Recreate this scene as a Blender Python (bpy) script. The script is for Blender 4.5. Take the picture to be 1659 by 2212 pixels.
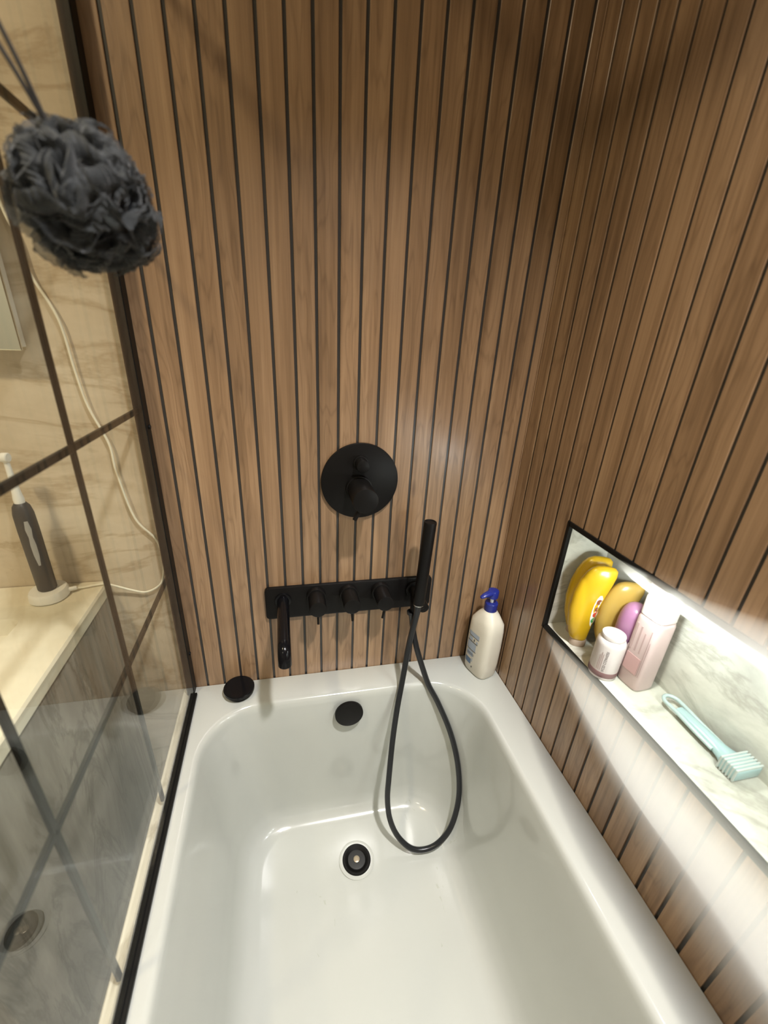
import bpy, bmesh, math, random
from mathutils import Vector, Matrix

for o in list(bpy.data.objects):
    bpy.data.objects.remove(o, do_unlink=True)
SC = bpy.context.scene
COL = SC.collection
PI = math.pi
ZR = 0.56                     # height of the bath rim above the floor

# ------------------------------------------------------------------ camera
def setup_camera():
    cd = bpy.data.cameras.new('camera')
    cam = bpy.data.objects.new('camera', cd)
    COL.objects.link(cam)
    right = Vector((CAM_R[0])); down = Vector(CAM_R[1]); fwd = Vector(CAM_R[2])
    m = Matrix((( right.x, -down.x, -fwd.x, CAM_C[0]),
                ( right.y, -down.y, -fwd.y, CAM_C[1]),
                ( right.z, -down.z, -fwd.z, CAM_C[2] + ZR),
                (0, 0, 0, 1)))
    cam.matrix_world = m
    cd.sensor_fit = 'HORIZONTAL'
    cd.sensor_width = 36.0
    cd.lens = 904.565 / 1659 * 36.0
    cd.shift_x = 27.22 / 1659
    cd.shift_y = 23.29 / 1659
    cd.clip_start = 0.01
    cd.dof.use_dof = True; cd.dof.focus_distance = 0.98; cd.dof.aperture_fstop = 4.5
    SC.camera = cam
CAM_C = (-0.50935, -0.80455, 0.77350)
CAM_R = ((0.97866, -0.20180, 0.03863), (-0.04835, -0.40893, -0.91129), (0.19970, 0.88998, -0.40996))
setup_camera()

# ------------------------------------------------------------------ world, lights, exposure
w = bpy.data.worlds.new('world'); SC.world = w; w.use_nodes = True
w.node_tree.nodes['Background'].inputs[0].default_value = (1.0, 0.9, 0.78, 1)
w.node_tree.nodes['Background'].inputs[1].default_value = 0.03
SC.view_settings.view_transform = 'Standard'
SC.view_settings.look = 'None'
SC.view_settings.gamma = 1.0
SC.view_settings.exposure = 0.0
SC.view_settings.use_curve_mapping = False
SC.cycles.volume_bounces = 3
SC.cycles.max_bounces = 8

def area_light(name, loc, target, size, power, color, spread=180):
    ld = bpy.data.lights.new(name, 'AREA'); ld.shape = 'DISK'; ld.size = size
    ld.energy = power; ld.color = color; ld.spread = math.radians(spread)
    o = bpy.data.objects.new(name, ld); COL.objects.link(o)
    o.location = loc
    o.rotation_euler = (Vector(target) - Vector(loc)).to_track_quat('-Z', 'Y').to_euler()
    return o
# warm ceiling downlight over the basin side, neutral one over the bath, cool lamp in the wall niche
area_light('ceiling_lamp_warm', (-1.25, -0.75, 2.36), (-1.15, -0.55, 0.0), 0.10, 10.0, (1.0, 0.81, 0.54), 150)
area_light('mirror_fill_light', (-1.55, -1.85, 2.36), (-1.6, -2.0, 0.0), 0.10, 8.0, (1.0, 0.88, 0.68), 150)  # added light out of view, brightens the wall reflected in the mirror
area_light('ceiling_lamp_bath', (-0.16, -0.90, 2.36), (-0.40, -0.66, 0.56), 0.09, 11.5, (1.0, 0.965, 0.95), 84)

# ------------------------------------------------------------------ materials
def mat(name, base=(0.8, 0.8, 0.8), rough=0.5, metal=0.0, coat=0.0, spec=0.5, trans=0.0, emit=None, estr=0.0, sss=0.0):
    m = bpy.data.materials.new(name); m.use_nodes = True
    b = m.node_tree.nodes['Principled BSDF']
    b.inputs['Base Color'].default_value = (*base, 1)
    b.inputs['Roughness'].default_value = rough
    b.inputs['Metallic'].default_value = metal
    b.inputs['Coat Weight'].default_value = coat
    b.inputs['Coat Roughness'].default_value = 0.05
    b.inputs['Specular IOR Level'].default_value = spec
    b.inputs['Transmission Weight'].default_value = trans
    b.inputs['Subsurface Weight'].default_value = sss
    if emit:
        b.inputs['Emission Color'].default_value = (*emit, 1)
        b.inputs['Emission Strength'].default_value = estr
    return m

class NT:
    """small helper to write node graphs tersely"""
    def __init__(s, m): s.t = m.node_tree; s.b = s.t.nodes['Principled BSDF']
    def n(s, typ, **kw):
        nd = s.t.nodes.new(typ)
        for k, v in kw.items(): setattr(nd, k, v)
        return nd
    def l(s, a, b): s.t.links.new(a, b)
    def math(s, op, a, b=None):
        nd = s.n('ShaderNodeMath', operation=op)
        for i, v in enumerate((a, b)):
            if v is None: continue
            if hasattr(v, 'links'): s.l(v, nd.inputs[i])
            else: nd.inputs[i].default_value = v
        return nd.outputs[0]
    def ramp(s, fac, stops):
        r = s.n('ShaderNodeValToRGB'); el = r.color_ramp.elements
        while len(el) < len(stops): el.new(0.5)
        for e, (p, c) in zip(el, stops): e.position = p; e.color = (*c, 1)
        s.l(fac, r.inputs[0]); return r.outputs[0]
    def mix(s, fac, a, b, typ='MIX'):
        nd = s.n('ShaderNodeMix', data_type='RGBA', blend_type=typ)
        for i, v in ((0, fac), (6, a), (7, b)):
            if hasattr(v, 'links'): s.l(v, nd.inputs[i])
            elif i == 0: nd.inputs[0].default_value = v
            else: nd.inputs[i].default_value = (*v, 1)
        return nd.outputs[2]
    def noise(s, vec, scale, detail=4, rough=0.5, dist=0.0):
        nd = s.n('ShaderNodeTexNoise'); s.l(vec, nd.inputs['Vector'])
        nd.inputs['Scale'].default_value = scale; nd.inputs['Detail'].default_value = detail
        nd.inputs['Roughness'].default_value = rough; nd.inputs['Distortion'].default_value = dist
        return nd.outputs[0]
    def scaled(s, vec, sc, off=(0, 0, 0)):
        nd = s.n('ShaderNodeMapping'); s.l(vec, nd.inputs[0])
        nd.inputs['Scale'].default_value = sc; nd.inputs['Location'].default_value = off
        return nd.outputs[0]
    def bump(s, h, strength, dist=0.002):
        nd = s.n('ShaderNodeBump'); nd.inputs['Strength'].default_value = strength
        nd.inputs['Distance'].default_value = dist; s.l(h, nd.inputs['Height'])
        s.l(nd.outputs[0], s.b.inputs['Normal'])

PITCH = 0.03832
def wood_material(name, axis, offset):
    """oak plank: every slat its own tone, fine vertical grain, some cathedral figure and small knots"""
    m = mat(name, rough=0.40, spec=0.5, coat=0.55); g = NT(m); g.b.inputs['Coat Roughness'].default_value = 0.27
    tc = g.n('ShaderNodeTexCoord').outputs['Object']
    sp = g.n('ShaderNodeSeparateXYZ'); g.l(tc, sp.inputs[0])
    u = g.math('ADD', sp.outputs[axis], offset)
    idx = g.math('FLOOR', g.math('DIVIDE', u, PITCH))
    wn = g.n('ShaderNodeTexWhiteNoise', noise_dimensions='1D'); g.l(idx, wn.inputs['W'])
    rnd = wn.outputs['Value']
    wn2 = g.n('ShaderNodeTexWhiteNoise', noise_dimensions='1D'); g.l(g.math('ADD', idx, 37.3), wn2.inputs['W'])
    # local coordinates shifted per slat
    cb = g.n('ShaderNodeCombineXYZ')
    g.l(u, cb.inputs[0]); g.l(g.math('MULTIPLY', rnd, 31.0), cb.inputs[1])
    g.l(g.math('ADD', sp.outputs[2], g.math('MULTIPLY', wn2.outputs['Value'], 17.0)), cb.inputs[2])
    v = cb.outputs[0]
    fine = g.noise(g.scaled(v, (420, 1, 9)), 1.0, 5, 0.62)
    band = g.noise(g.scaled(v, (70, 1, 2.2)), 1.0, 3, 0.55, 0.4)
    warp = g.noise(g.scaled(v, (26, 1, 3.2)), 1.0, 2, 0.5, 0.0)
    rings = g.math('FRACT', g.math('MULTIPLY', warp, 11.0))
    rings = g.math('ABSOLUTE', g.math('SUBTRACT', rings, 0.5))
    big = g.noise(g.scaled(v, (9, 1, 1.6)), 1.0, 2, 0.5)
    base = g.ramp(band, [(0.28, (0.205, 0.122, 0.063)), (0.5, (0.298, 0.184, 0.100)), (0.72, (0.380, 0.246, 0.140))])
    tone = g.ramp(rnd, [(0.0, (0.86, 0.845, 0.82)), (0.35, (0.95, 0.945, 0.94)), (0.7, (1.03, 1.03, 1.02)), (1.0, (1.11, 1.12, 1.13))])
    c = g.mix(1.0, base, tone, 'MULTIPLY')
    c = g.mix(1.0, c, g.ramp(fine, [(0.28, (0.87, 0.86, 0.85)), (0.60, (1.04, 1.04, 1.04))]), 'MULTIPLY')
    c = g.mix(g.math('MULTIPLY', 0.34, g.math('GREATER_THAN', wn2.outputs['Value'], 0.42)), c, g.ramp(rings, [(0.02, (0.50, 0.46, 0.42)), (0.22, (1, 1, 1))]), 'MULTIPLY')
    c = g.mix(0.55, c, g.ramp(big, [(0.30, (0.72, 0.70, 0.68)), (0.62, (1.08, 1.08, 1.08))]), 'MULTIPLY')
    vor = g.n('ShaderNodeTexVoronoi'); g.l(g.scaled(v, (13, 1, 3.4)), vor.inputs['Vector']); vor.inputs['Scale'].default_value = 1.0
    c = g.mix(1.0, c, g.ramp(vor.outputs['Distance'], [(0.02, (0.45, 0.40, 0.36)), (0.09, (1, 1, 1))]), 'MULTIPLY')
    g.l(c, g.b.inputs['Base Color'])
    g.l(g.ramp(fine, [(0.3, (0.46,) * 3), (0.7, (0.32,) * 3)]), g.b.inputs['Roughness'])
    g.bump(fine, 0.14, 0.001)
    return m

def marble_material(name, c0, c1, c2, scale, stretch, vein_c, vein_amt, rough=0.28):
    m = mat(name, rough=rough, spec=0.5); g = NT(m)
    tc = g.n('ShaderNodeTexCoord').outputs['Object']
    v = g.scaled(tc, stretch)
    a = g.noise(v, scale, 8, 0.62, 0.8)
    c = g.ramp(a, [(0.28, c0), (0.5, c1), (0.72, c2)])
    f = g.noise(v, scale * 9, 4, 0.6)
    c = g.mix(0.5, c, g.ramp(f, [(0.3, (0.86, 0.85, 0.83)), (0.65, (1.05, 1.05, 1.05))]), 'MULTIPLY')
    vn = g.noise(g.scaled(v, (1, 1, 1), (3.1, 7.7, 1.3)), scale * 0.8, 6, 0.6, 1.6)
    vv = g.math('ABSOLUTE', g.math('SUBTRACT', vn, 0.5))
    c = g.mix(vein_amt, c, g.ramp(vv, [(0.0, vein_c), (0.045, (1, 1, 1))]), 'MULTIPLY')
    g.l(c, g.b.inputs['Base Color'])
    return m

M = {}
M['wood_back'] = wood_material('oak slat back', 0, 0.09546 + 100 * PITCH)
M['wood_side'] = wood_material('oak slat side', 1, 0.0392 + 100 * PITCH)
M['caulk'] = mat('dark groove', (0.036, 0.034, 0.032), 0.34)
M['marble'] = marble_material('beige marble', (0.47, 0.385, 0.27), (0.60, 0.51, 0.385), (0.68, 0.60, 0.475), 2.2, (1, 1, 2.2), (0.72, 0.66, 0.58), 0.8)
M['marble_dark'] = marble_material('grey brown marble', (0.13, 0.115, 0.09), (0.24, 0.215, 0.18), (0.38, 0.35, 0.30), 6.0, (1.6, 1.6, 0.35), (0.5, 0.48, 0.44), 0.8)
M['marble_niche'] = marble_material('pale niche marble', (0.34, 0.33, 0.29), (0.52, 0.515, 0.45), (0.60, 0.595, 0.52), 4.0, (1, 1, 1.6), (0.55, 0.53, 0.50), 0.55, 0.2)
M['counter'] = marble_material('cream counter', (0.66, 0.60, 0.46), (0.76, 0.71, 0.57), (0.80, 0.76, 0.63), 2.0, (1, 1, 1), (0.86, 0.82, 0.76), 0.6, 0.25)
M['panel'] = marble_material('cream bath panel', (0.62, 0.57, 0.46), (0.74, 0.69, 0.58), (0.78, 0.74, 0.64), 5.0, (1.5, 0.5, 1), (0.55, 0.5, 0.42), 0.7, 0.3)
M['floor'] = marble_material('floor stone', (0.14, 0.125, 0.10), (0.20, 0.18, 0.145), (0.26, 0.24, 0.20), 2.5, (1, 1, 1), (0.7, 0.68, 0.64), 0.7, 0.3)
M['paint'] = mat('painted plaster', (0.80, 0.78, 0.72), 0.7)
M['black'] = mat('matt black metal', (0.0055, 0.005, 0.0048), 0.42, spec=0.18)
M['black_gloss'] = mat('gloss black metal', (0.004, 0.004, 0.005), 0.16, spec=0.22)
M['frame'] = mat('black aluminium', (0.005, 0.005, 0.0045), 0.45, spec=0.22)
M['hose'] = mat('black hose', (0.009, 0.010, 0.012), 0.30)
M['dark_ring'] = mat('dark seal', (0.02, 0.02, 0.02), 0.6)
M['chrome'] = mat('bright ring', (0.55, 0.55, 0.53), 0.25, 1.0)
M['brass'] = mat('pale screw', (0.42, 0.35, 0.25), 0.35, 0.6)
M['white_plastic'] = mat('white plastic', (0.80, 0.79, 0.74), 0.35)
M['cord'] = mat('cream cable', (0.82, 0.78, 0.64), 0.45)
M['bottle_cream'] = mat('cream bottle plastic', (0.64, 0.605, 0.51), 0.30, sss=0.0)
M['blue'] = mat('navy pump plastic', (0.012, 0.022, 0.20), 0.28)
M['label_grey'] = mat('grey blue print', (0.36, 0.42, 0.50), 0.5)
M['label_black'] = mat('black print', (0.03, 0.035, 0.05), 0.5)
M['label_blue'] = mat('steel blue print', (0.10, 0.17, 0.28), 0.5)
M['label_green'] = mat('green print', (0.04, 0.28, 0.07), 0.5)
M['label_red'] = mat('red print', (0.55, 0.06, 0.03), 0.5)
M['label_brown'] = mat('brown print', (0.25, 0.08, 0.03), 0.5)
M['yellow'] = mat('yellow plastic', (0.56, 0.345, 0.012), 0.24)
M['amber'] = mat('amber plastic', (0.46, 0.30, 0.07), 0.26)
M['cap_clear'] = mat('frosted cap', (0.40, 0.31, 0.24), 0.3)
M['purple'] = mat('violet plastic', (0.36, 0.17, 0.30), 0.22)
M['pink'] = mat('pale pink plastic', (0.50, 0.38, 0.365), 0.28)
M['pink_white'] = mat('pinkish white plastic', (0.56, 0.51, 0.49), 0.3)
M['pink_dark'] = mat('dusty pink band', (0.16, 0.085, 0.085), 0.4)
M['pink_blush'] = mat('blush panel', (0.50, 0.31, 0.30), 0.35)
M['print_pink'] = mat('faded pink print', (0.38, 0.27, 0.255), 0.5)
M['print_grey'] = mat('grey print', (0.10, 0.075, 0.08), 0.5)
M['teal'] = mat('pale teal plastic', (0.30, 0.42, 0.42), 0.2)
M['teal_clear'] = mat('clear teal plastic', (0.55, 0.68, 0.66), 0.15, trans=0.35)
M['bristle'] = mat('pale bristles', (0.42, 0.46, 0.43), 0.6)
M['silicone'] = mat('white sealant', (0.72, 0.68, 0.60), 0.45)
M['lamp'] = mat('led lens', (0.9, 0.9, 0.9), 0.4, emit=(0.91, 0.99, 0.97), estr=300.0)
M['mirror'] = mat('mirror glass', (0.86, 0.90, 0.86), 0.03, 1.0)

def tub_material():
    m = mat('white acrylic', (0.462, 0.475, 0.438), 0.16, coat=0.35, spec=0.5); g = NT(m)
    tc = g.n('ShaderNodeTexCoord').outputs['Object']
    # a few faint grey scuffs on the floor of the bath
    n1 = g.noise(g.scaled(tc, (9, 5, 3)), 1.0, 2, 0.5, 0.6)
    n2 = g.noise(g.scaled(tc, (55, 24, 20)), 1.0, 3, 0.6, 1.2)
    f = g.math('MULTIPLY', g.math('GREATER_THAN', n1, 0.60), g.math('GREATER_THAN', n2, 0.66))
    sp = g.n('ShaderNodeSeparateXYZ'); g.l(tc, sp.inputs[0])
    f = g.math('MULTIPLY', f, g.math('LESS_THAN', sp.outputs[2], 0.20))
    g.l(g.mix(g.math('MULTIPLY', f, 0.5), (0.462, 0.475, 0.438), (0.36, 0.37, 0.30)), g.b.inputs['Base Color'])
    return m
M['tub'] = tub_material()

def glass_material():
    m = bpy.data.materials.new('clear glass'); m.use_nodes = True
    t = m.node_tree; t.nodes.clear()
    out = t.nodes.new('ShaderNodeOutputMaterial'); mx = t.nodes.new('ShaderNodeMixShader')
    tr = t.nodes.new('ShaderNodeBsdfTransparent'); gl = t.nodes.new('ShaderNodeBsdfGlossy'); fr = t.nodes.new('ShaderNodeFresnel')
    tr.inputs[0].default_value = (0.97, 0.985, 0.97, 1); gl.inputs['Roughness'].default_value = 0.0
    gl.inputs['Color'].default_value = (1, 1, 1, 1)
    ge = t.nodes.new('ShaderNodeNewGeometry'); mp = t.nodes.new('ShaderNodeMapRange')     # same index seen from either side of the thin pane
    mp.inputs['To Min'].default_value = 1.27; mp.inputs['To Max'].default_value = 1 / 1.27
    t.links.new(ge.outputs['Backfacing'], mp.inputs['Value']); t.links.new(mp.outputs[0], fr.inputs['IOR'])
    t.links.new(fr.outputs[0], mx.inputs[0]); t.links.new(tr.outputs[0], mx.inputs[1]); t.links.new(gl.outputs[0], mx.inputs[2])
    t.links.new(mx.outputs[0], out.inputs[0])
    return m
M['glass'] = glass_material()

def net_material():
    m = mat('charcoal netting', (0.036, 0.040, 0.042), 0.6, spec=0.2); g = NT(m)
    g.b.inputs['Sheen Weight'].default_value = 0.25
    uv = g.n('ShaderNodeTexCoord').outputs['UV']
    w1 = g.n('ShaderNodeTexWave', wave_type='BANDS', bands_direction='DIAGONAL'); g.l(uv, w1.inputs['Vector'])
    w1.inputs['Scale'].default_value = 26.0; w1.inputs['Distortion'].default_value = 1.5
    w2 = g.n('ShaderNodeTexWave', wave_type='BANDS', bands_direction='X'); g.l(uv, w2.inputs['Vector'])
    w2.inputs['Scale'].default_value = 30.0; w2.inputs['Distortion'].default_value = 2.0
    a = g.math('MAXIMUM', w1.outputs['Fac'], w2.outputs['Fac'])
    a = g.ramp(a, [(0.30, (0.12,) * 3), (0.75, (0.85,) * 3)])
    g.l(a, g.b.inputs['Alpha'])
    return m
M['net'] = net_material()

# ------------------------------------------------------------------ mesh helpers
def link(name, bm, m, parent=None, smooth=False, loc=None):
    me = bpy.data.meshes.new(name)
    bmesh.ops.recalc_face_normals(bm, faces=bm.faces[:])
    bm.to_mesh(me); bm.free()
    for k in (m if isinstance(m, (list, tuple)) else [m]):
        me.materials.append(M[k])
    if smooth:
        for p in me.polygons: p.use_smooth = True
        try: me.set_sharp_from_angle(angle=math.radians(smooth if smooth is not True else 40))
        except Exception: pass
    o = bpy.data.objects.new(name, me); COL.objects.link(o)
    if parent is not None: o.parent = parent
    if loc is not None: o.location = loc
    return o

def thing(name, label, cat, loc, rot=(0, 0, 0), group=None):
    o = bpy.data.objects.new(name, None); COL.objects.link(o)
    o.empty_display_size = 0.05
    o.location = loc; o.rotation_euler = rot
    o['label'] = label; o['category'] = cat
    if group: o['group'] = group
    return o

def tag(o, label, cat, group=None):
    o['label'] = label; o['category'] = cat
    if group: o['group'] = group
    return o

def structure(o, label=None):
    o['kind'] = 'structure'
    if label: o['label'] = label
    return o

def box(bm, x0, x1, y0, y1, z0, z1, mi=0, bevel=0.0, seg=2):
    vs = [bm.verts.new((x, y, z)) for z in (z0, z1) for y in (y0, y1) for x in (x0, x1)]
    F = [(0, 2, 3, 1), (4, 5, 7, 6), (0, 1, 5, 4), (2, 6, 7, 3), (0, 4, 6, 2), (1, 3, 7, 5)]
    fs = [bm.faces.new([vs[i] for i in f]) for f in F]
    for f in fs: f.material_index = mi
    if bevel > 0:
        es = list({e for f in fs for e in f.edges})
        r = bmesh.ops.bevel(bm, geom=es, offset=bevel, segments=seg, affect='EDGES', profile=0.5)
        for f in r['faces']: f.material_index = mi

def frame_of(d):
    d = d.normalized()
    a = Vector((0, 0, 1)) if abs(d.z) < 0.9 else Vector((1, 0, 0))
    u = d.cross(a).normalized(); v = d.cross(u).normalized()
    return u, v

def rings_loft(bm, rings, close_start=True, close_end=True, mi=0, cyclic=True):
    R = [[bm.verts.new(p) for p in r] for r in rings]
    n = len(R[0])
    for a, b in zip(R, R[1:]):
        for i in range(n if cyclic else n - 1):
            j = (i + 1) % n
            try:
                f = bm.faces.new((a[i], a[j], b[j], b[i])); f.material_index = mi
            except ValueError: pass
    if close_start: bm.faces.new(R[0][::-1]).material_index = mi
    if close_end: bm.faces.new(R[-1]).material_index = mi
    return R

def lathe(bm, prof, base, axis, seg=40, mi=0):
    """prof: list of (radius, height along axis)"""
    base = Vector(base); axis = Vector(axis).normalized(); u, v = frame_of(axis)
    rings = []
    for r, h in prof:
        r = max(r, 1e-5)
        rings.append([base + axis * h + (u * math.cos(2 * PI * i / seg) + v * math.sin(2 * PI * i / seg)) * r for i in range(seg)])
    rings_loft(bm, rings, True, True, mi)

def rounded_cyl(bm, base, axis, r, h, e=0.0015, seg=40, mi=0):
    lathe(bm, [(r - e, 0), (r, e), (r, h - e), (r - e * 0.3, h - e * 0.3), (r - e, h)], base, axis, seg, mi)

def catmull(pts, n=10):
    P = [Vector(p) for p in pts]
    P = [P[0] * 2 - P[1]] + P + [P[-1] * 2 - P[-2]]
    out = []
    for i in range(1, len(P) - 2):
        a, b, c, d = P[i - 1:i + 3]
        for k in range(n):
            t = k / n
            out.append(0.5 * ((2 * b) + (c - a) * t + (2 * a - 5 * b + 4 * c - d) * t * t + (3 * b - a - 3 * c + d) * t ** 3))
    out.append(P[-2].copy())
    return out

def tube(bm, pts, r, seg=14, mi=0):
    P = [Vector(p) for p in pts]; rr = r if hasattr(r, '__len__') else [r] * len(P)
    T = [(P[min(i + 1, len(P) - 1)] - P[max(i - 1, 0)]).normalized() for i in range(len(P))]
    u, v = frame_of(T[0]); rings = []
    for p, t, q in zip(P, T, rr):
        u = (u - t * u.dot(t)).normalized(); v = t.cross(u)
        rings.append([p + (u * math.cos(2 * PI * i / seg) + v * math.sin(2 * PI * i / seg)) * q for i in range(seg)])
    rings_loft(bm, rings, True, True, mi)

def rrect(x0, x1, y0, y1, r, z, n=10):
    pts = []
    for cx, cy, a0 in ((x1 - r, y1 - r, 0), (x0 + r, y1 - r, PI / 2), (x0 + r, y0 + r, PI), (x1 - r, y0 + r, 1.5 * PI)):
        for i in range(n + 1):
            a = a0 + PI / 2 * i / n
            pts.append(Vector((cx + r * math.cos(a), cy + r * math.sin(a), z)))
    return pts

def superring(cx, cy, hx, hy, z, p=3.0, n=40, rot=0.0):
    out = []
    for i in range(n):
        a = 2 * PI * i / n; c, s = math.cos(a), math.sin(a)
        x = hx * math.copysign(abs(c) ** (2 / p), c); y = hy * math.copysign(abs(s) ** (2 / p), s)
        out.append(Vector((cx + x * math.cos(rot) - y * math.sin(rot), cy + x * math.sin(rot) + y * math.cos(rot), z)))
    return out

# ------------------------------------------------------------------ the room
CEIL = 2.40; YF = -2.45; XL = -2.30
NY0, NY1, NZ0, NZ1, NX = -0.86, -0.196, ZR + 0.246, ZR + 0.468, 0.100      # niche opening and depth
GW = 0.0052                                                                # groove width

bm = bmesh.new()
box(bm, -0.752, 0.05, 0.0025, 0.08, 0, CEIL, 1)
g = 0.09546 + 17 * PITCH
edges = [-0.752] + [-(0.09546 + k * PITCH) for k in range(16, -3, -1)] + [0.0]
edges = [e for e in edges if -0.752 <= e <= 0]
for i, (a, b) in enumerate(zip(edges, edges[1:])):
    box(bm, a + (GW / 2 if i else 0), b - (GW / 2 if b < -1e-4 else 0.0005), 0, 0.0035, 0, CEIL, 0, 0.0006, 1)
structure(link('wall_back', bm, ['wood_back', 'caulk']))

bm = bmesh.new()
for (y0, y1, z0, z1) in ((YF, NY0, 0, CEIL), (NY1, 0.0, 0, CEIL), (NY0, NY1, 0, NZ0), (NY0, NY1, NZ1, CEIL)):
    box(bm, 0.0025, 0.14, y0, y1, z0, z1, 1)
k = 0; edges = [0.0]
while -(0.0392 + k * PITCH) > YF: edges.append(-(0.0392 + k * PITCH)); k += 1
edges.append(YF)
for i, (b, a) in enumerate(zip(edges, edges[1:])):
    ya, yb = a + GW / 2, b - (GW / 2 if i else 0.0)
    lo, hi = max(ya, NY0), min(yb, NY1)
    if hi <= lo:
        box(bm, 0, 0.0035, ya, yb, 0, CEIL, 0, 0.0006, 1)
    else:
        if ya < lo - 1e-4: box(bm, 0, 0.0035, ya, lo, 0, CEIL, 0)
        if yb > hi + 1e-4: box(bm, 0, 0.0035, hi, yb, 0, CEIL, 0)
        box(bm, 0, 0.0035, lo, hi, 0, NZ0, 0); box(bm, 0, 0.0035, lo, hi, NZ1, CEIL, 0)
structure(link('wall_right', bm, ['wood_side', 'caulk']))

# niche lining
bm = bmesh.new(); T = 0.012
box(bm, NX, NX + T, NY0, NY1, NZ0, NZ1)
box(bm, 0.004, NX, NY1 - 0.001, NY1 + T, NZ0, NZ1)
box(bm, 0.004, NX, NY0 - T, NY0 + 0.001, NZ0, NZ1)
box(bm, 0.004, NX, NY0, NY1, NZ0 - T, NZ0 + 0.0005)
box(bm, 0.004, NX, NY0, NY1, NZ1 - 0.0005, NZ1 + T)
structure(link('wall_niche', bm, 'marble_niche'))
# black edging profile round the niche
bm = bmesh.new(); TW = 0.0085
box(bm, -0.0025, 0.006, NY0 - TW, NY1 + TW * 0.0, NZ1 - 0.001, NZ1 + TW, 0, 0.0008, 1)
box(bm, -0.0025, 0.006, NY0 - TW, NY1 + TW * 0.0, NZ0 - TW, NZ0 + 0.0008, 0, 0.0008, 1)
box(bm, -0.0025, 0.006, NY1 - 0.0035, NY1 + TW - 0.0035, NZ0 - TW, NZ1 + TW, 0, 0.0008, 1)
box(bm, -0.0025, 0.006, NY0 - TW, NY0 + 0.001, NZ0 - TW, NZ1 + TW, 0, 0.0008, 1)
structure(link('trim_1', bm, 'frame'))
# sealant bead in the corner
bm = bmesh.new()
tube(bm, [(-0.0016, -0.0016, ZR + 0.01), (-0.0016, -0.0016, CEIL - 0.01)], 0.0012, 8)
structure(link('trim_2', bm, 'wood_side'))

bm = bmesh.new(); box(bm, XL, -0.752, 0.0, 0.08, 0, CEIL); structure(link('wall_vanity', bm, 'marble'))
bm = bmesh.new(); box(bm, XL - 0.1, XL, YF, 0.08, 0, CEIL); structure(link('wall_left', bm, 'paint'))
bm = bmesh.new(); box(bm, XL, 0.14, YF - 0.1, YF, 0, CEIL); structure(link('wall_front', bm, 'paint'))
bm = bmesh.new(); box(bm, XL - 0.1, 0.14, YF - 0.1, 0.08, -0.08, 0.0); structure(link('floor', bm, 'floor'))
bm = bmesh.new(); box(bm, XL - 0.1, 0.14, YF - 0.1, 0.08, CEIL, CEIL + 0.08); structure(link('ceiling', bm, 'paint'))

# ------------------------------------------------------------------ bathtub
TX0, TX1, TY0, TY1 = -0.747, -0.001, -1.66, -0.001
tub = thing('bathtub', 'white rectangular bathtub with black waste fittings under the wood slat walls', 'bathtub', (-0.37, -0.83, 0))
def tl(p): return (p[0] + 0.37, p[1] + 0.83, p[2])
def R(x0, x1, y0, y1, r, z): return [Vector(tl(p)) for p in rrect(x0, x1, y0, y1, r, ZR + z)]
rings = [
    R(TX0 + 0.01, TX1 - 0.01, TY0 + 0.01, TY1 - 0.01, 0.004, -ZR + 0.005),
    R(TX0 + 0.01, TX1 - 0.01, TY0 + 0.01, TY1 - 0.01, 0.004, -0.03),
    R(TX0, TX1, TY0, TY1, 0.004, -0.03),
    R(TX0, TX1, TY0, TY1, 0.004, -0.004),
    R(TX0 + 0.002, TX1, TY0 + 0.002, TY1, 0.005, -0.0005),
    R(TX0 + 0.004, TX1 - 0.001, TY0 + 0.004, TY1 - 0.001, 0.006, 0.0),
    # rim inner edge, softly rolled
    R(-0.712, -0.074, -1.585, -0.069, 0.125, 0.0),
    R(-0.708, -0.078, -1.581, -0.073, 0.122, -0.0008),
    R(-0.704, -0.082, -1.577, -0.077, 0.119, -0.004),
    R(-0.701, -0.085, -1.573, -0.080, 0.117, -0.010),
    R(-0.699, -0.087, -1.568, -0.082, 0.116, -0.020),
    R(-0.690, -0.093, -1.545, -0.086, 0.115, -0.090),
    R(-0.680, -0.102, -1.500, -0.089, 0.115, -0.190),
    R(-0.668, -0.112, -1.445, -0.092, 0.115, -0.290),
    R(-0.659, -0.123, -1.405, -0.095, 0.112, -0.345),
    R(-0.646, -0.136, -1.380, -0.101, 0.105, -0.378),
    R(-0.628, -0.153, -1.355, -0.113, 0.095, -0.394),
    R(-0.604, -0.176, -1.330, -0.134, 0.085, -0.400),
    R(-0.550, -0.225, -1.280, -0.190, 0.070, -0.402),
    R(-0.480, -0.285, -1.200, -0.300, 0.050, -0.403),
]
bm = bmesh.new(); rings_loft(bm, rings, True, True)
basin = link('basin', bm, 'tub', tub, smooth=50)
# waste in the floor
dx, dy = -0.380, -0.222; zf = ZR - 0.3998
drain = link('drain', (lambda b: (lathe(b, [(0.034, -0.002), (0.0345, 0.0015), (0.033, 0.003), (0.029, 0.0028), (0.0225, -0.004 + 0.002), (0.022, -0.001)], tl((dx, dy, zf)), (0, 0, 1), 48), b)[1])(bmesh.new()), 'black', tub, smooth=30)
bm = bmesh.new(); lathe(bm, [(0.021, -0.0015), (0.021, 0.0010), (0.019, 0.0016), (0.008, 0.0020)], tl((dx, dy, zf)), (0, 0, 1), 40)
link('drain_grate', bm, 'dark_ring', drain, smooth=30)
bm = bmesh.new(); lathe(bm, [(0.0075, 0.0010), (0.0075, 0.0034), (0.006, 0.0042), (0.003, 0.0044)], tl((dx, dy, zf)), (0, 0, 1), 24)
o = link('drain_screw', bm, 'brass', drain, smooth=30); o['label'] = 'pale brass screw in the middle of the black drain'
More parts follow.
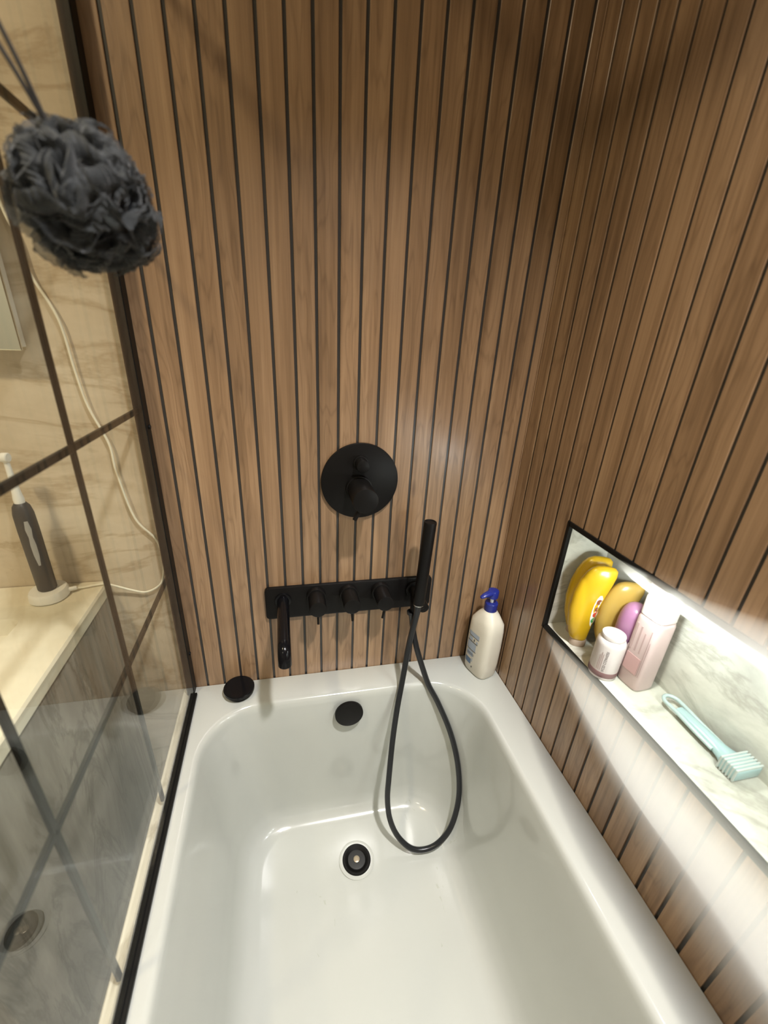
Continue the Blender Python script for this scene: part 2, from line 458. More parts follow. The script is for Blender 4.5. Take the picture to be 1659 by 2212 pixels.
bm = bmesh.new(); lathe(bm, [(0.0415, -0.003), (0.0425, 0.0006), (0.041, 0.0010), (0.034, 0.0006), (0.0335, -0.003)], tl((dx, dy, zf)), (0, 0, 1), 48)
link('drain_surround', bm, 'tub', drain, smooth=30)
# overflow disc on the end wall of the basin
ax = Vector((0, -1, 0.10)).normalized()
bm = bmesh.new(); rounded_cyl(bm, tl((-0.385, -0.083, ZR - 0.047)), ax, 0.024, 0.012, 0.001, 40)
rounded_cyl(bm, Vector(tl((-0.385, -0.083, ZR - 0.047))) + ax * 0.010, ax, 0.0335, 0.008, 0.0012, 48)
link('overflow_cover', bm, 'black', tub, smooth=30)
# turning knob on the rim
bm = bmesh.new(); lathe(bm, [(0.026, 0), (0.026, 0.010), (0.033, 0.011), (0.0345, 0.013), (0.0345, 0.019), (0.0335, 0.0205), (0.030, 0.0210), (0.027, 0.0205)], tl((-0.634, -0.0365, ZR)), (0, 0, 1), 48)
link('waste_knob', bm, 'black_gloss', tub, smooth=30)

# bath side panel in cream marble, outside the screen
bm = bmesh.new(); box(bm, -0.762, -0.7475, -1.70, -0.001, 0, ZR - 0.001, 0, 0.002, 1)
structure(link('trim_3', bm, 'panel'))

# ------------------------------------------------------------------ shower screen
GX = -0.738
scr = thing('shower_screen', 'clear glass bath screen with black grid bars standing on the left bath rim', 'shower screen', (GX, -0.48, ZR))
def sl(x0, x1, y0, y1, z0, z1): return (x0 - GX, x1 - GX, y0 + 0.48, y1 + 0.48, z0, z1)
SH = 1.52; SY = -0.965
bm = bmesh.new(); box(bm, *sl(GX - 0.003, GX + 0.003, SY + 0.004, -0.0262, 0.0122, SH - 0.004)); link('glass_pane', bm, 'glass', scr)
bm = bmesh.new()
box(bm, *sl(GX - 0.012, GX + 0.004, -0.026, -0.0005, 0.0008, SH), 0, 0.0012, 1)
post = link('wall_post', bm, 'frame', scr)
for zz in (0.612, 0.11):
    bm = bmesh.new(); rounded_cyl(bm, (0.003, 0.48 - 0.012, zz), (1, 0, 0), 0.004, 0.004, 0.0008, 16); link('screw_cap', bm, 'frame', post)
bm = bmesh.new(); box(bm, *sl(GX - 0.005, GX + 0.0100, SY, -0.026, 0.0008, 0.008), 0, 0.001, 1); box(bm, *sl(GX - 0.0042, GX + 0.0045, SY, -0.026, 0.008, 0.0115), 0, 0.001, 1); link('bottom_rail', bm, 'frame', scr)
for zz in (0.320, 0.642, 0.963, 1.284):
    bm = bmesh.new(); box(bm, *sl(GX - 0.0090, GX - 0.0035, SY, -0.026, zz - 0.0044, zz + 0.0044), 0, 0.0008, 1); link('horizontal_bar', bm, 'frame', scr)
for yy in (-0.276, -0.503, -0.730):
    bm = bmesh.new(); box(bm, *sl(GX - 0.0086, GX - 0.0035, yy - 0.0040, yy + 0.0040, 0.016, SH - 0.01), 0, 0.0008, 1); link('vertical_bar', bm, 'frame', scr)
bm = bmesh.new(); box(bm, *sl(GX - 0.009, GX + 0.009, SY, -0.026, SH - 0.016, SH), 0, 0.001, 1); box(bm, *sl(GX - 0.009, GX + 0.009, SY - 0.012, SY, 0.0008, SH), 0, 0.001, 1); link('outer_frame', bm, 'frame', scr)

# ------------------------------------------------------------------ thermostatic valve (round plate)
val = thing('shower_valve', 'round matt black shower valve with lever knob high on the slat wall', 'shower valve', (-0.3575, -0.0003, ZR + 0.499))
bm = bmesh.new(); rounded_cyl(bm, (0, 0, 0), (0, -1, 0), 0.0795, 0.007, 0.0015, 72); link('face_plate', bm, 'black', val, smooth=30)
bm = bmesh.new(); rounded_cyl(bm, (-0.003, -0.006, -0.012), (0, -1, 0), 0.027, 0.012, 0.001, 40); rounded_cyl(bm, (-0.003, -0.017, -0.012), (0, -1, 0), 0.0245, 0.070, 0.0012, 40)
kn = link('temperature_knob', bm, 'black', val, smooth=30)
bm = bmesh.new(); d = Vector((-0.42, 0, -0.9)).normalized(); tube(bm, [Vector((-0.003, -0.077, -0.012)) + d * 0.020, Vector((-0.003, -0.077, -0.012)) + d * 0.045], 0.0044, 14); link('lever', bm, 'black', kn, smooth=30)
bm = bmesh.new(); rounded_cyl(bm, (0.000, -0.006, 0.040), (0, -1, 0), 0.0125, 0.030, 0.001, 32); rounded_cyl(bm, (0.000, -0.006, 0.040), (0, -1, 0), 0.0155, 0.006, 0.001, 32)
link('diverter_knob', bm, 'black', val, smooth=30)

# ------------------------------------------------------------------ bath mixer (long plate)
px0, px1, pz0, pz1 = -0.5625, -0.1790, 0.1800, 0.2605
mx = thing('bath_mixer', 'long matt black bath mixer plate with three knobs and spout on slat wall', 'bath mixer', ((px0 + px1) / 2, -0.0003, ZR + (pz0 + pz1) / 2))
mcx, mcz = (px0 + px1) / 2, (pz0 + pz1) / 2
bm = bmesh.new()
hw, hh = (px1 - px0) / 2, (pz1 - pz0) / 2
def plate_ring(inset, y, r=0.009):
    pts = []
    for cx, cz, a0 in ((hw - r, hh - r, 0), (-hw + r, hh - r, PI / 2), (-hw + r, -hh + r, PI), (hw - r, -hh + r, 1.5 * PI)):
        for i in range(7):
            a = a0 + PI / 2 * i / 6; q = r - inset
            pts.append(Vector((cx + q * math.cos(a), y, cz + q * math.sin(a))))
    return pts
rings_loft(bm, [plate_ring(0, 0), plate_ring(0, -0.007), plate_ring(0.0005, -0.0082), plate_ring(0.0016, -0.0088)])
link('wall_plate', bm, 'black', mx, smooth=30)
def ml(x, y, z): return Vector((x - mcx, y, z - mcz))
for kx, dx_ in ((-0.451, 0.0), (-0.3775, 0.002), (-0.3035, -0.004)):
    bm = bmesh.new(); rounded_cyl(bm, ml(kx, -0.008, 0.236), (0, -1, 0), 0.0215, 0.014, 0.001, 40); rounded_cyl(bm, ml(kx, -0.021, 0.236), (0, -1, 0), 0.0185, 0.046, 0.0012, 40)
    kb = link('control_knob', bm, 'black', mx, smooth=30)
    bm = bmesh.new(); tube(bm, [ml(kx, -0.058, 0.220), ml(kx + dx_, -0.059, 0.194)], 0.0026, 14); link('lever', bm, 'black', kb, smooth=30)
# spout: straight tube out of the wall with a short downturn
bm = bmesh.new()
rounded_cyl(bm, ml(-0.524, -0.008, 0.230), (0, -1, 0), 0.0180, 0.006, 0.001, 36)
pts = [ml(-0.524, -0.010, 0.230), ml(-0.524, -0.05, 0.230), ml(-0.524, -0.10, 0.230), ml(-0.524, -0.157, 0.230)]
for i in range(1, 7):
    a = PI / 2 * i / 6; pts.append(ml(-0.524, -0.157 - 0.020 * math.sin(a), 0.230 - 0.020 * (1 - math.cos(a))))
pts.append(ml(-0.524, -0.177, 0.199))
tube(bm, pts, 0.0128, 28); link('spout', bm, 'black_gloss', mx, smooth=40)
# outlet elbow and holder for the hand shower
hx = -0.2215
bm = bmesh.new()
rounded_cyl(bm, ml(hx, -0.008, 0.232), (0, -1, 0), 0.021, 0.008, 0.001, 36)
tube(bm, [ml(hx - 0.004, -0.014, 0.232), ml(hx - 0.004, -0.034, 0.232), ml(hx - 0.006, -0.042, 0.226), ml(hx - 0.0065, -0.045, 0.206), ml(hx - 0.0065, -0.045, 0.186)], [0.012, 0.012, 0.0115, 0.0105, 0.0105], 24)
link('outlet_elbow', bm, 'black', mx, smooth=40)
bm = bmesh.new(); rounded_cyl(bm, ml(hx + 0.012, -0.010, 0.206), (0, -1, 0.0), 0.0125, 0.044, 0.001, 32); tube(bm, [ml(hx + 0.012, -0.046, 0.206), ml(hx + 0.002, -0.054, 0.214)], 0.008, 16)
link('shower_holder', bm, 'black', mx, smooth=40)

# ------------------------------------------------------------------ hand shower with hose
hs = thing('hand_shower', 'slim black stick hand shower standing upright at the right end of mixer plate', 'hand shower', (-0.226, -0.068, ZR + 0.225))
def hl(x, y, z): return Vector((x + 0.226, y + 0.068, z - 0.225))
bm = bmesh.new(); a_, b_ = hl(-0.2275, -0.0655, 0.228), hl(-0.2215, -0.0700, 0.431)
ddir = (b_ - a_).normalized(); L_ = (b_ - a_).length
lathe(bm, [(0.0100, 0), (0.0128, 0.001), (0.0132, 0.003), (0.0132, L_ - 0.002), (0.0126, L_), (0.0105, L_ + 0.0002), (0.0100, L_ - 0.0012)], a_, ddir, 36)
handle = link('handle', bm, 'black', hs, smooth=30)
bm = bmesh.new(); lathe(bm, [(0.0118, -0.002), (0.0118, 0.0006)], a_, ddir, 32); o = link('collar', bm, 'chrome', hs, smooth=30); o['label'] = 'thin bright ring under the handle'
bm = bmesh.new()
hose_px = [(-0.228, -0.0659, 0.2298), (-0.23, -0.0646, 0.195), (-0.2362, -0.0646, 0.15), (-0.2426, -0.0677, 0.106), (-0.2549, -0.0832, 0.03), (-0.2701, -0.1062, -0.04), (-0.2825, -0.129, -0.12), (-0.2949, -0.1619, -0.205), (-0.2999, -0.1795, -0.255), (-0.2955, -0.1971, -0.305), (-0.2792, -0.2128, -0.348), (-0.2525, -0.2301, -0.375), (-0.2226, -0.237, -0.386), (-0.1851, -0.2378, -0.378), (-0.1504, -0.2296, -0.345), (-0.1277, -0.2107, -0.3), (-0.117, -0.1867, -0.25), (-0.1201, -0.1584, -0.185), (-0.1347, -0.1284, -0.12), (-0.163, -0.1012, -0.05), (-0.1881, -0.0863, 0.0), (-0.2054, -0.0742, 0.05), (-0.2205, -0.0642, 0.1), (-0.2281, -0.052, 0.1389), (-0.2321, -0.0455, 0.1705), (-0.235, -0.0455, 0.1919)]
pts = [hl(*p) for p in hose_px]
cp = catmull(pts, 10)
rad = [0.0068] * len(cp)
for i in range(12): rad[i] = 0.0094 - 0.0026 * i / 11
for i in range(10): rad[-1 - i] = 0.0088 - 0.0020 * i / 9
tube(bm, cp, rad, 16); link('hose', bm, 'hose', hs, smooth=60)
bm = bmesh.new(); lathe(bm, [(0.0108, 0), (0.0108, 0.006), (0.0095, 0.007)], cp[-1] + Vector((0, 0, -0.004)), (0, 0, 1), 24); link('hose_nut', bm, 'hose', hs, smooth=30)

# ------------------------------------------------------------------ pump bottle on the rim corner
pb = thing('pump_bottle', 'cream pump bottle with navy blue pump head on the bath rim corner', 'bottle', (-0.0425, -0.0575, ZR + 0.0002), (0, 0, math.radians(17)))
bm = bmesh.new()
prof = [(0.0, 0.0238, 0.0291), (0.002, 0.0264, 0.0338), (0.008, 0.0282, 0.0362), (0.04, 0.0295, 0.0381), (0.09, 0.0299, 0.0385), (0.135, 0.0295, 0.0376), (0.155, 0.0282, 0.0357), (0.166, 0.0255, 0.031), (0.175, 0.0216, 0.0244), (0.181, 0.0195, 0.0195), (0.186, 0.0155, 0.0155), (0.19, 0.0142, 0.0142)]
rings_loft(bm, [superring(0, 0, a, b, z, 3.6 if z < 0.16 else 2.5 if z < 0.178 else 2.0, 48) for z, a, b in prof])
body = link('body', bm, 'bottle_cream', pb, smooth=60)
UP = 0.0125
bm = bmesh.new(); lathe(bm, [(0.0148, 0.172), (0.0152, 0.173), (0.0152, 0.194), (0.0142, 0.1955), (0.0060, 0.196)], (0, 0, UP), (0, 0, 1), 36); link('collar', bm, 'blue', pb, smooth=30)
bm = bmesh.new(); lathe(bm, [(0.0042, 0.195), (0.0042, 0.214)], (0, 0, UP), (0, 0, 1), 20); o = link('stem', bm, 'white_plastic', pb, smooth=30); o['label'] = 'short white pump stem'
bm = bmesh.new()
lathe(bm, [(0.0095, 0.209), (0.0125, 0.210), (0.0128, 0.216), (0.0128, 0.226), (0.0115, 0.2285), (0.008, 0.2295)], (0, 0, UP), (0, 0, 1), 32)
noz = [(0.002, 0.222, 0.0098, 0.0066), (-0.014, 0.2225, 0.0088, 0.0062), (-0.026, 0.2215, 0.0070, 0.0050), (-0.035, 0.2190, 0.0052, 0.0036), (-0.0375, 0.2180, 0.0030, 0.0020)]
rings_loft(bm, [[Vector((x, 0.0 + w_ * math.cos(2 * PI * i / 16), z + UP + h_ * math.sin(2 * PI * i / 16))) for i in range(16)] for x, z, w_, h_ in noz])
link('pump_head', bm, 'blue', pb, smooth=40)
# printed label on the wide face towards the room
def on_body(y, z, off=0.0004):
    """x of the body's -x face at (y, z)"""
    for (z0, a0, b0), (z1, a1, b1) in zip(prof, prof[1:]):
        if z0 <= z <= z1:
            t = (z - z0) / (z1 - z0); a = a0 + (a1 - a0) * t; b = b0 + (b1 - b0) * t; break
    return -a * max(0.0, 1 - abs(y / b) ** 3.6) ** (1 / 3.6) - off
def patch(bm, y0, y1, z0, z1, mi=0, skew=0.0, n=8, off=0.0004):
    g_ = [[bm.verts.new((on_body(y0 + (y1 - y0) * i / n, z + skew * i / n, off), y0 + (y1 - y0) * i / n, z + skew * i / n)) for i in range(n + 1)] for z in (z0, (z0 + z1) / 2, z1)]
    for ra, rb in zip(g_, g_[1:]):
        for i in range(n): bm.faces.new((ra[i], ra[i + 1], rb[i + 1], rb[i])).material_index = mi
bm = bmesh.new()
patch(bm, 0.026, -0.010, 0.110, 0.121, 0); patch(bm, 0.026, -0.010, 0.1085, 0.110, 1)
patch(bm, 0.026, -0.008, 0.093, 0.0945, 1); patch(bm, 0.024, 0.010, 0.096, 0.106, 0); patch(bm, 0.006, 0.003, 0.097, 0.104, 1); patch(bm, -0.002, -0.008, 0.096, 0.102, 0)
patch(bm, 0.026, -0.004, 0.070, 0.092, 0); patch(bm, 0.026, -0.006, 0.068, 0.0695, 1)
patch(bm, 0.024, 0.002, 0.050, 0.066, 0); patch(bm, 0.026, 0.006, 0.026, 0.042, 2); patch(bm, 0.004, 0.001, 0.036, 0.047, 0); patch(bm, 0.003, 0.000, 0.018, 0.023, 1)
for z_ in (0.0585, 0.0545): patch(bm, 0.022, -0.002, z_, z_ + 0.0012, 1, off=0.0007)
o = link('label', bm, ['label_grey', 'label_black', 'label_blue'], body); o['label'] = 'grey and blue printed label'

# ------------------------------------------------------------------ niche contents
NF = NZ0 + 0.0006
def tube_bottle(name, label, x, y, rz, h, m, group, lean=0.0, wide=0.0262, thick=0.0165, cap='cap_clear', print_=True):
    """shampoo tube that stands on its cap and swells to a curved shoulder"""
    t = thing(name, label, 'bottle', (x, y, NF), (lean, 0, rz), group)
    bm = bmesh.new()
    P = [(0.016, 0.55, 0.72), (0.020, 0.60, 0.82), (0.045, 0.78, 0.95), (0.080, 0.92, 1.0), (0.115, 1.0, 0.98), (0.140, 1.0, 0.90), (0.156, 0.94, 0.74), (0.166, 0.80, 0.52), (0.1715, 0.55, 0.30), (0.173, 0.25, 0.12)]
    s = h / 0.173; rings = []
    for z, a, b in P:
        # a gentle sideways sweep gives the curved spine of the tube
        sw = 0.010 * math.sin(PI * min(1, z / 0.173)) - 0.012 * (z / 0.173) ** 2
        rings.append(superring(0, sw, thick * b, wide * a, z * s, 2.4, 40))
    rings_loft(bm, rings); link('body', bm, m, t, smooth=60)
    bm = bmesh.new(); rings_loft(bm, [superring(0, 0.001, thick * 0.66, wide * 0.52, 0, 2.4, 32), superring(0, 0.001, thick * 0.70, wide * 0.56, 0.002, 2.4, 32), superring(0, 0.001, thick * 0.70, wide * 0.56, 0.014 * s, 2.4, 32), superring(0, 0.001, thick * 0.6, wide * 0.5, 0.0165 * s, 2.4, 32)])
    o = link('cap', bm, cap, t, smooth=50); o['label'] = 'frosted brownish cap under the bottle'
    return t
tA = tube_bottle('shampoo_bottle', 'yellow curved bottle furthest into the left end of the niche', 0.045, -0.2275, math.radians(62), 0.172, 'yellow', 'yellow bottles in the niche')
tB = tube_bottle('shampoo_bottle', 'bright yellow curved bottle with printed oval label at niche front left', 0.028, -0.261, math.radians(62), 0.172, 'yellow', 'yellow bottles in the niche')
tC = tube_bottle('shampoo_bottle', 'amber yellow curved bottle directly behind the round pink bottle in the niche', 0.069, -0.2855, math.radians(62), 0.150, 'amber', 'yellow bottles in the niche')
# print on the front yellow bottle
def print_on_tube(t, items):
    b = bmesh.new()
    for (y, z, ry, rz, mi) in items:
        n = 14
        def surf(yy, zz):
            s = 0.172 / 0.173; P = [(0.016, 0.55, 0.72), (0.045, 0.78, 0.95), (0.080, 0.92, 1.0), (0.115, 1.0, 0.98), (0.140, 1.0, 0.90), (0.156, 0.94, 0.74)]
            for (z0, a0, b0), (z1, a1, b1) in zip(P, P[1:]):
                if z0 <= zz / s <= z1:
                    q = (zz / s - z0) / (z1 - z0); a = (a0 + (a1 - a0) * q) * 0.0262; bb = (b0 + (b1 - b0) * q) * 0.0165; break
            sw = 0.010 * math.sin(PI * min(1, zz / s / 0.173)) - 0.012 * (zz / s / 0.173) ** 2
            v = max(0.0, 1 - abs((yy - sw) / a) ** 2.4) ** (1 / 2.4) * bb
            return Vector((-(v + 0.0005 + 0.0002 * mi), yy, zz))
        cen = b.verts.new(surf(y, z)); vs = [b.verts.new(surf(y + ry * math.cos(2 * PI * i / n), z + rz * math.sin(2 * PI * i / n))) for i in range(n)]
        for i in range(n): b.faces.new((cen, vs[i], vs[(i + 1) % n])).material_index = mi
    o = link('print', b, ['white_plastic', 'label_brown', 'label_red', 'label_green'], t); o['label'] = 'brown, red and green print on a pale oval'
print_on_tube(tB, [(-0.012, 0.085, 0.008, 0.036, 0), (-0.012, 0.106, 0.0045, 0.006, 1), (-0.012, 0.106, 0.002, 0.003, 0), (-0.012, 0.090, 0.004, 0.005, 1), (-0.012, 0.078, 0.0045, 0.006, 2), (-0.012, 0.065, 0.005, 0.006, 3)])

# violet bottle
pv = thing('conditioner_bottle', 'violet round shouldered bottle behind the small pink bottle in the niche', 'bottle', (0.066, -0.3235, NF))
bm = bmesh.new(); lathe(bm, [(0.018, 0), (0.0215, 0.002), (0.0222, 0.02), (0.0225, 0.075), (0.0225, 0.092), (0.0214, 0.106), (0.0185, 0.118), (0.0135, 0.126), (0.007, 0.130), (0.002, 0.131)], (0, 0, 0), (0, 0, 1), 44)
link('body', bm, 'purple', pv, smooth=60)
bm = bmesh.new(); lathe(bm, [(0.0185, -0.0003), (0.0226, 0.0004), (0.0230, 0.004), (0.0230, 0.018), (0.0224, 0.0195)], (0, 0, 0), (0, 0, 1), 44); link('base_band', bm, 'pink', pv, smooth=30)

# small round bottle with pink label
jr = thing('cleanser_bottle', 'small round pinkish white bottle with printed label at the niche front edge', 'bottle', (0.022, -0.337, NF))
RJ = 0.0228
bm = bmesh.new(); lathe(bm, [(0.018, 0), (0.0215, 0.001), (RJ, 0.004), (RJ, 0.066), (0.0222, 0.071), (0.0195, 0.0760), (0.015, 0.0790), (0.012, 0.0795)], (0, 0, 0), (0, 0, 1), 48); jbody = link('body', bm, 'pink_white', jr, smooth=40)
bm = bmesh.new(); lathe(bm, [(RJ + 0.0002, 0.0060), (RJ + 0.0003, 0.0062), (RJ + 0.0003, 0.0160), (RJ + 0.0002, 0.0162)], (0, 0, 0), (0, 0, 1), 48); link('label_band', bm, 'pink_dark', jbody, smooth=30)
bm = bmesh.new(); lathe(bm, [(0.0150, 0.0780), (0.0185, 0.0782), (0.0188, 0.0830), (0.0180, 0.0850), (0.0150, 0.0845), (0.008, 0.0835)], (0, 0, 0), (0, 0, 1), 36); o = link('cap', bm, 'pink_white', jr, smooth=30); o['label'] = 'low white screw cap'
def text_mesh(body, size):
    cu = bpy.data.curves.new('text', 'FONT'); cu.body = body; cu.size = size; cu.resolution_u = 2
    ob = bpy.data.objects.new('text', cu); COL.objects.link(ob)
    dg = bpy.context.evaluated_depsgraph_get(); me = bpy.data.meshes.new_from_object(ob.evaluated_get(dg))
    b = bmesh.new(); b.from_mesh(me); bpy.data.objects.remove(ob); bpy.data.curves.remove(cu); bpy.data.meshes.remove(me)
    return b
def wrap_vertical(out, body, size, r, ang, z0):
    """text that runs up the bottle, wrapped on its round side"""
    b = text_mesh(body, size); mp = {}
    for v in b.verts:
        a = ang + v.co.y / r
        mp[v] = out.verts.new((r * math.cos(a), r * math.sin(a), z0 + v.co.x))
    for f in b.faces:
        try: out.faces.new([mp[v] for v in f.verts])
        except ValueError: pass
    b.free()
bm = bmesh.new()
A0 = math.radians(218)
wrap_vertical(bm, 'ACID CLEANSER', 0.0058, RJ + 0.0004, A0, 0.0185)
link('print', bm, 'print_grey', jbody)
bm = bmesh.new()
for i, ln in enumerate((0.033, 0.036, 0.030)):
    a = A0 - 0.14 - 0.11 * i
    vs = [bm.verts.new(((RJ + 0.0004) * math.cos(a + q), (RJ + 0.0004) * math.sin(a + q), z)) for q, z in ((0, 0.020), (0, 0.020 + ln), (0.038, 0.020 + ln), (0.038, 0.020))]; bm.faces.new(vs)
link('small_print', bm, 'print_pink', jbody)

# tall square bottle
tb = thing('body_wash_bottle', 'tall square pale pink bottle with white cap in the niche', 'bottle', (0.062, -0.3665, NF), (0, 0, math.radians(4)))
bm = bmesh.new(); rings_loft(bm, [superring(0, 0, a, b, z, 4.5, 44) for z, a, b in [(0, 0.018, 0.019), (0.002, 0.0195, 0.0205), (0.006, 0.0205, 0.0215), (0.128, 0.0205, 0.0215), (0.133, 0.0195, 0.0205), (0.136, 0.018, 0.019)]]); tbody = link('body', bm, 'pink', tb, smooth=50)
bm = bmesh.new(); rings_loft(bm, [superring(0, 0, a, b, z, 4.5, 44) for z, a, b in [(0.1362, 0.0185, 0.0195), (0.137, 0.0195, 0.0205), (0.168, 0.0195, 0.0205), (0.1705, 0.0185, 0.0195), (0.171, 0.016, 0.017)]]); o = link('cap', bm, 'pink_white', tb, smooth=50); o['label'] = 'white square cap'
bm = bmesh.new()
box(bm, -0.0212, -0.0204, -0.012, 0.014, 0.030, 0.062)
o = link('label_panel', bm, 'pink_blush', tbody)
bm = bmesh.new()
for (y0, y1, z0, z1) in ((0.0155, 0.0170, 0.030, 0.075), (-0.0145, -0.0135, 0.030, 0.120), (-0.0172, -0.0164, 0.030, 0.100), (0.010, 0.014, 0.070, 0.120), (0.002, 0.005, 0.070, 0.118), (-0.006, -0.004, 0.070, 0.110)):
    box(bm, -0.0210, -0.0204, y0, y1, z0, z1)
link('print', bm, 'print_pink', tbody)

# pale teal brush lying on the niche shelf
br = thing('shower_brush', 'pale teal plastic brush with looped handle lying on the lit niche shelf', 'brush', (0.075, -0.475, NF))
def bl(x, y, z): return Vector((x - 0.075, y + 0.475, z))
bm = bmesh.new()   # two rails that meet in a loop at the end
loop = [bl(0.066, -0.505, 0.010), bl(0.067, -0.470, 0.011), bl(0.069, -0.438, 0.012)]
for i in range(0, 13):
    a = PI + PI * i / 12 * -1
    loop.append(bl(0.080 + 0.0115 * math.cos(a), -0.424 + 0.0125 * math.sin(a), 0.012))
loop += [bl(0.091, -0.438, 0.012), bl(0.089, -0.470, 0.011), bl(0.088, -0.505, 0.010)]
tube(bm, catmull(loop, 4), 0.0030, 12)
loop_o = link('handle_loop', bm, 'teal_clear', br, smooth=60)
bm = bmesh.new()
sec = [(-0.4385, 0.0085, 0.006, 0.010), (-0.455, 0.0095, 0.007, 0.010), (-0.480, 0.010, 0.0075, 0.010), (-0.502, 0.011, 0.0078, 0.0095), (-0.514, 0.015, 0.0080, 0.0095), (-0.522, 0.019, 0.0085, 0.0095)]
rings_loft(bm, [[bl(0.078 + w_ * math.cos(2 * PI * i / 20), y, z + h_ * math.sin(2 * PI * i / 20)) for i in range(20)] for y, w_, h_, z in sec])
link('handle', bm, 'teal', br, smooth=60)
bm = bmesh.new()
box(bm, 0.078 - 0.075 - 0.022, 0.078 - 0.075 + 0.022, -0.547 + 0.475, -0.521 + 0.475, 0.001, 0.021, 0, 0.004, 3); hd = link('head', bm, 'teal', br, smooth=40)
bm = bmesh.new()
for i in range(6):
    y = -0.5235 + 0.475 - i * 0.0042
    box(bm, 0.003 - 0.0225, 0.003 + 0.0225, y - 0.0013, y + 0.0013, 0.0006, 0.0225, 0, 0.0008, 1)
link('bristles', bm, 'bristle', hd)

# LED lamp under the niche ceiling edge; two unseen ones added for more light
for ly, lab in ((-0.402, 'small glowing round lamp under the niche top edge above the square pink bottle'), (-0.60, 'added fill light out of view under the niche top edge above the teal brush'), (-0.79, 'added fill light out of view under the niche top edge at its near end')):
    ld = thing('niche_lamp_and_fill', lab, 'lamp', (0.0025, ly, NZ1 - 0.0014), group='lamps under the niche ceiling')
    bm = bmesh.new(); lathe(bm, [(0.0145, 0.0), (0.0145, -0.005), (0.0135, -0.006), (0.0120, -0.006)], (0, 0, 0), (0, 0, 1), 32); link('bezel', bm, 'white_plastic', ld, smooth=30)
    bm = bmesh.new(); lathe(bm, [(0.0125, -0.0055)] + [(0.0125 * math.cos(PI / 2 * k / 8), -0.006 - 0.014 * math.sin(PI / 2 * k / 8)) for k in range(9)], (0, 0, 0), (0, 0, 1), 32); link('lens', bm, 'lamp', ld, smooth=30)

# ------------------------------------------------------------------ vanity seen through the glass
vx, vz = -0.862, ZR + 0.305
va = thing('vanity_unit', 'marble clad vanity unit with cream worktop behind the glass screen', 'vanity', (-1.35, -0.26, 0))
def vl(x0, x1, y0, y1, z0, z1): return (x0 + 1.35, x1 + 1.35, y0 + 0.26, y1 + 0.26, z0, z1)
bm = bmesh.new()   # worktop with a shallow rectangular basin sunk in
bx0, bx1, by0, by1, bd = -1.60, -0.961, -0.46, -0.108, 0.10
def vr(x0, x1, y0, y1, z, r): return [Vector((p.x + 1.35, p.y + 0.26, z)) for p in rrect(x0, x1, y0, y1, r, z, 6)]
rings_loft(bm, [vr(-1.84, vx - 0.004, -0.52, -0.002, vz - 0.028, 0.003), vr(-1.84, vx - 0.001, -0.52, -0.002, vz - 0.026, 0.003), vr(-1.84, vx, -0.52, -0.002, vz - 0.004, 0.003), vr(-1.838, vx - 0.003, -0.518, -0.002, vz, 0.003),
     vr(bx0, bx1, by0, by1, vz, 0.02), vr(bx0 + 0.003, bx1 - 0.003, by0 + 0.003, by1 - 0.003, vz - 0.004, 0.02), vr(bx0 + 0.02, bx1 - 0.02, by0 + 0.02, by1 - 0.02, vz - bd, 0.03), vr(bx0 + 0.05, bx1 - 0.05, by0 + 0.05, by1 - 0.05, vz - bd - 0.006, 0.03)], True, True)
link('worktop', bm, 'counter', va, smooth=30)
bm = bmesh.new(); box(bm, *vl(-1.83, vx - 0.006, -0.505, -0.002, 0.0, vz - 0.0285), 0, 0.0015, 1); link('cabinet_body', bm, 'marble_dark', va)

# electric toothbrush on its charging base
cb_ = thing('charging_base', 'white round toothbrush charging base with cable on the cream worktop', 'charger', (-0.945, -0.046, vz + 0.0003))
bm = bmesh.new(); rings_loft(bm, [superring(0, 0, a, b, z, 2.2, 40) for z, a, b in [(0, 0.029, 0.030), (0.002, 0.031, 0.032), (0.014, 0.030, 0.031), (0.018, 0.028, 0.029), (0.0185, 0.025, 0.026)]]); link('base', bm, 'white_plastic', cb_, smooth=40)
bm = bmesh.new()
cord_pts = [(-0.918, -0.036, 0.314), (-0.900, -0.028, 0.309), (-0.880, -0.022, 0.3085), (-0.862, -0.020, 0.309), (-0.845, -0.016, 0.300), (-0.820, -0.010, 0.284), (-0.795, -0.008, 0.276), (-0.768, -0.008, 0.290), (-0.757, -0.008, 0.315), (-0.752, -0.008, 0.355), (-0.759, -0.008, 0.395), (-0.788, -0.008, 0.441), (-0.802, -0.008, 0.532),
            (-0.804, -0.008, 0.582), (-0.823, -0.008, 0.645), (-0.830, -0.008, 0.702), (-0.836, -0.008, 0.776), (-0.859, -0.008, 0.836), (-0.864, -0.008, 0.880), (-0.872, -0.008, 0.912), (-0.878, -0.006, 0.96), (-0.878, -0.005, 1.06)]
tube(bm, catmull([(x + 0.945, y + 0.046, z - 0.305) for x, y, z in cord_pts], 6), 0.0021, 10); link('cable', bm, 'cord', cb_, smooth=60)
bm = bmesh.new(); lathe(bm, [(0.0045, 0), (0.004, 0.016), (0.003, 0.018)], (0.024, 0.006, 0.008), (1, 0.4, 0), 16); link('cable_sleeve', bm, 'white_plastic', cb_, smooth=30)
tb_ = thing('electric_toothbrush', 'dark grey electric toothbrush with pale head standing on its charging base', 'toothbrush', (-0.945, -0.046, vz + 0.0192))
bm = bmesh.new(); lathe(bm, [(0.0135, 0), (0.0150, 0.002), (0.0152, 0.060), (0.0156, 0.120), (0.0150, 0.150), (0.0125, 0.163), (0.0085, 0.169)], (0, 0, 0), (0, 0, 1), 32); hb = link('handle', bm, 'black', tb_, smooth=50)
M['tooth_dark'] = mat('dark grey rubber', (0.045, 0.045, 0.048), 0.45)
M['tooth_light'] = mat('silver grip', (0.42, 0.42, 0.42), 0.35)
hb.data.materials[0] = M['tooth_dark']
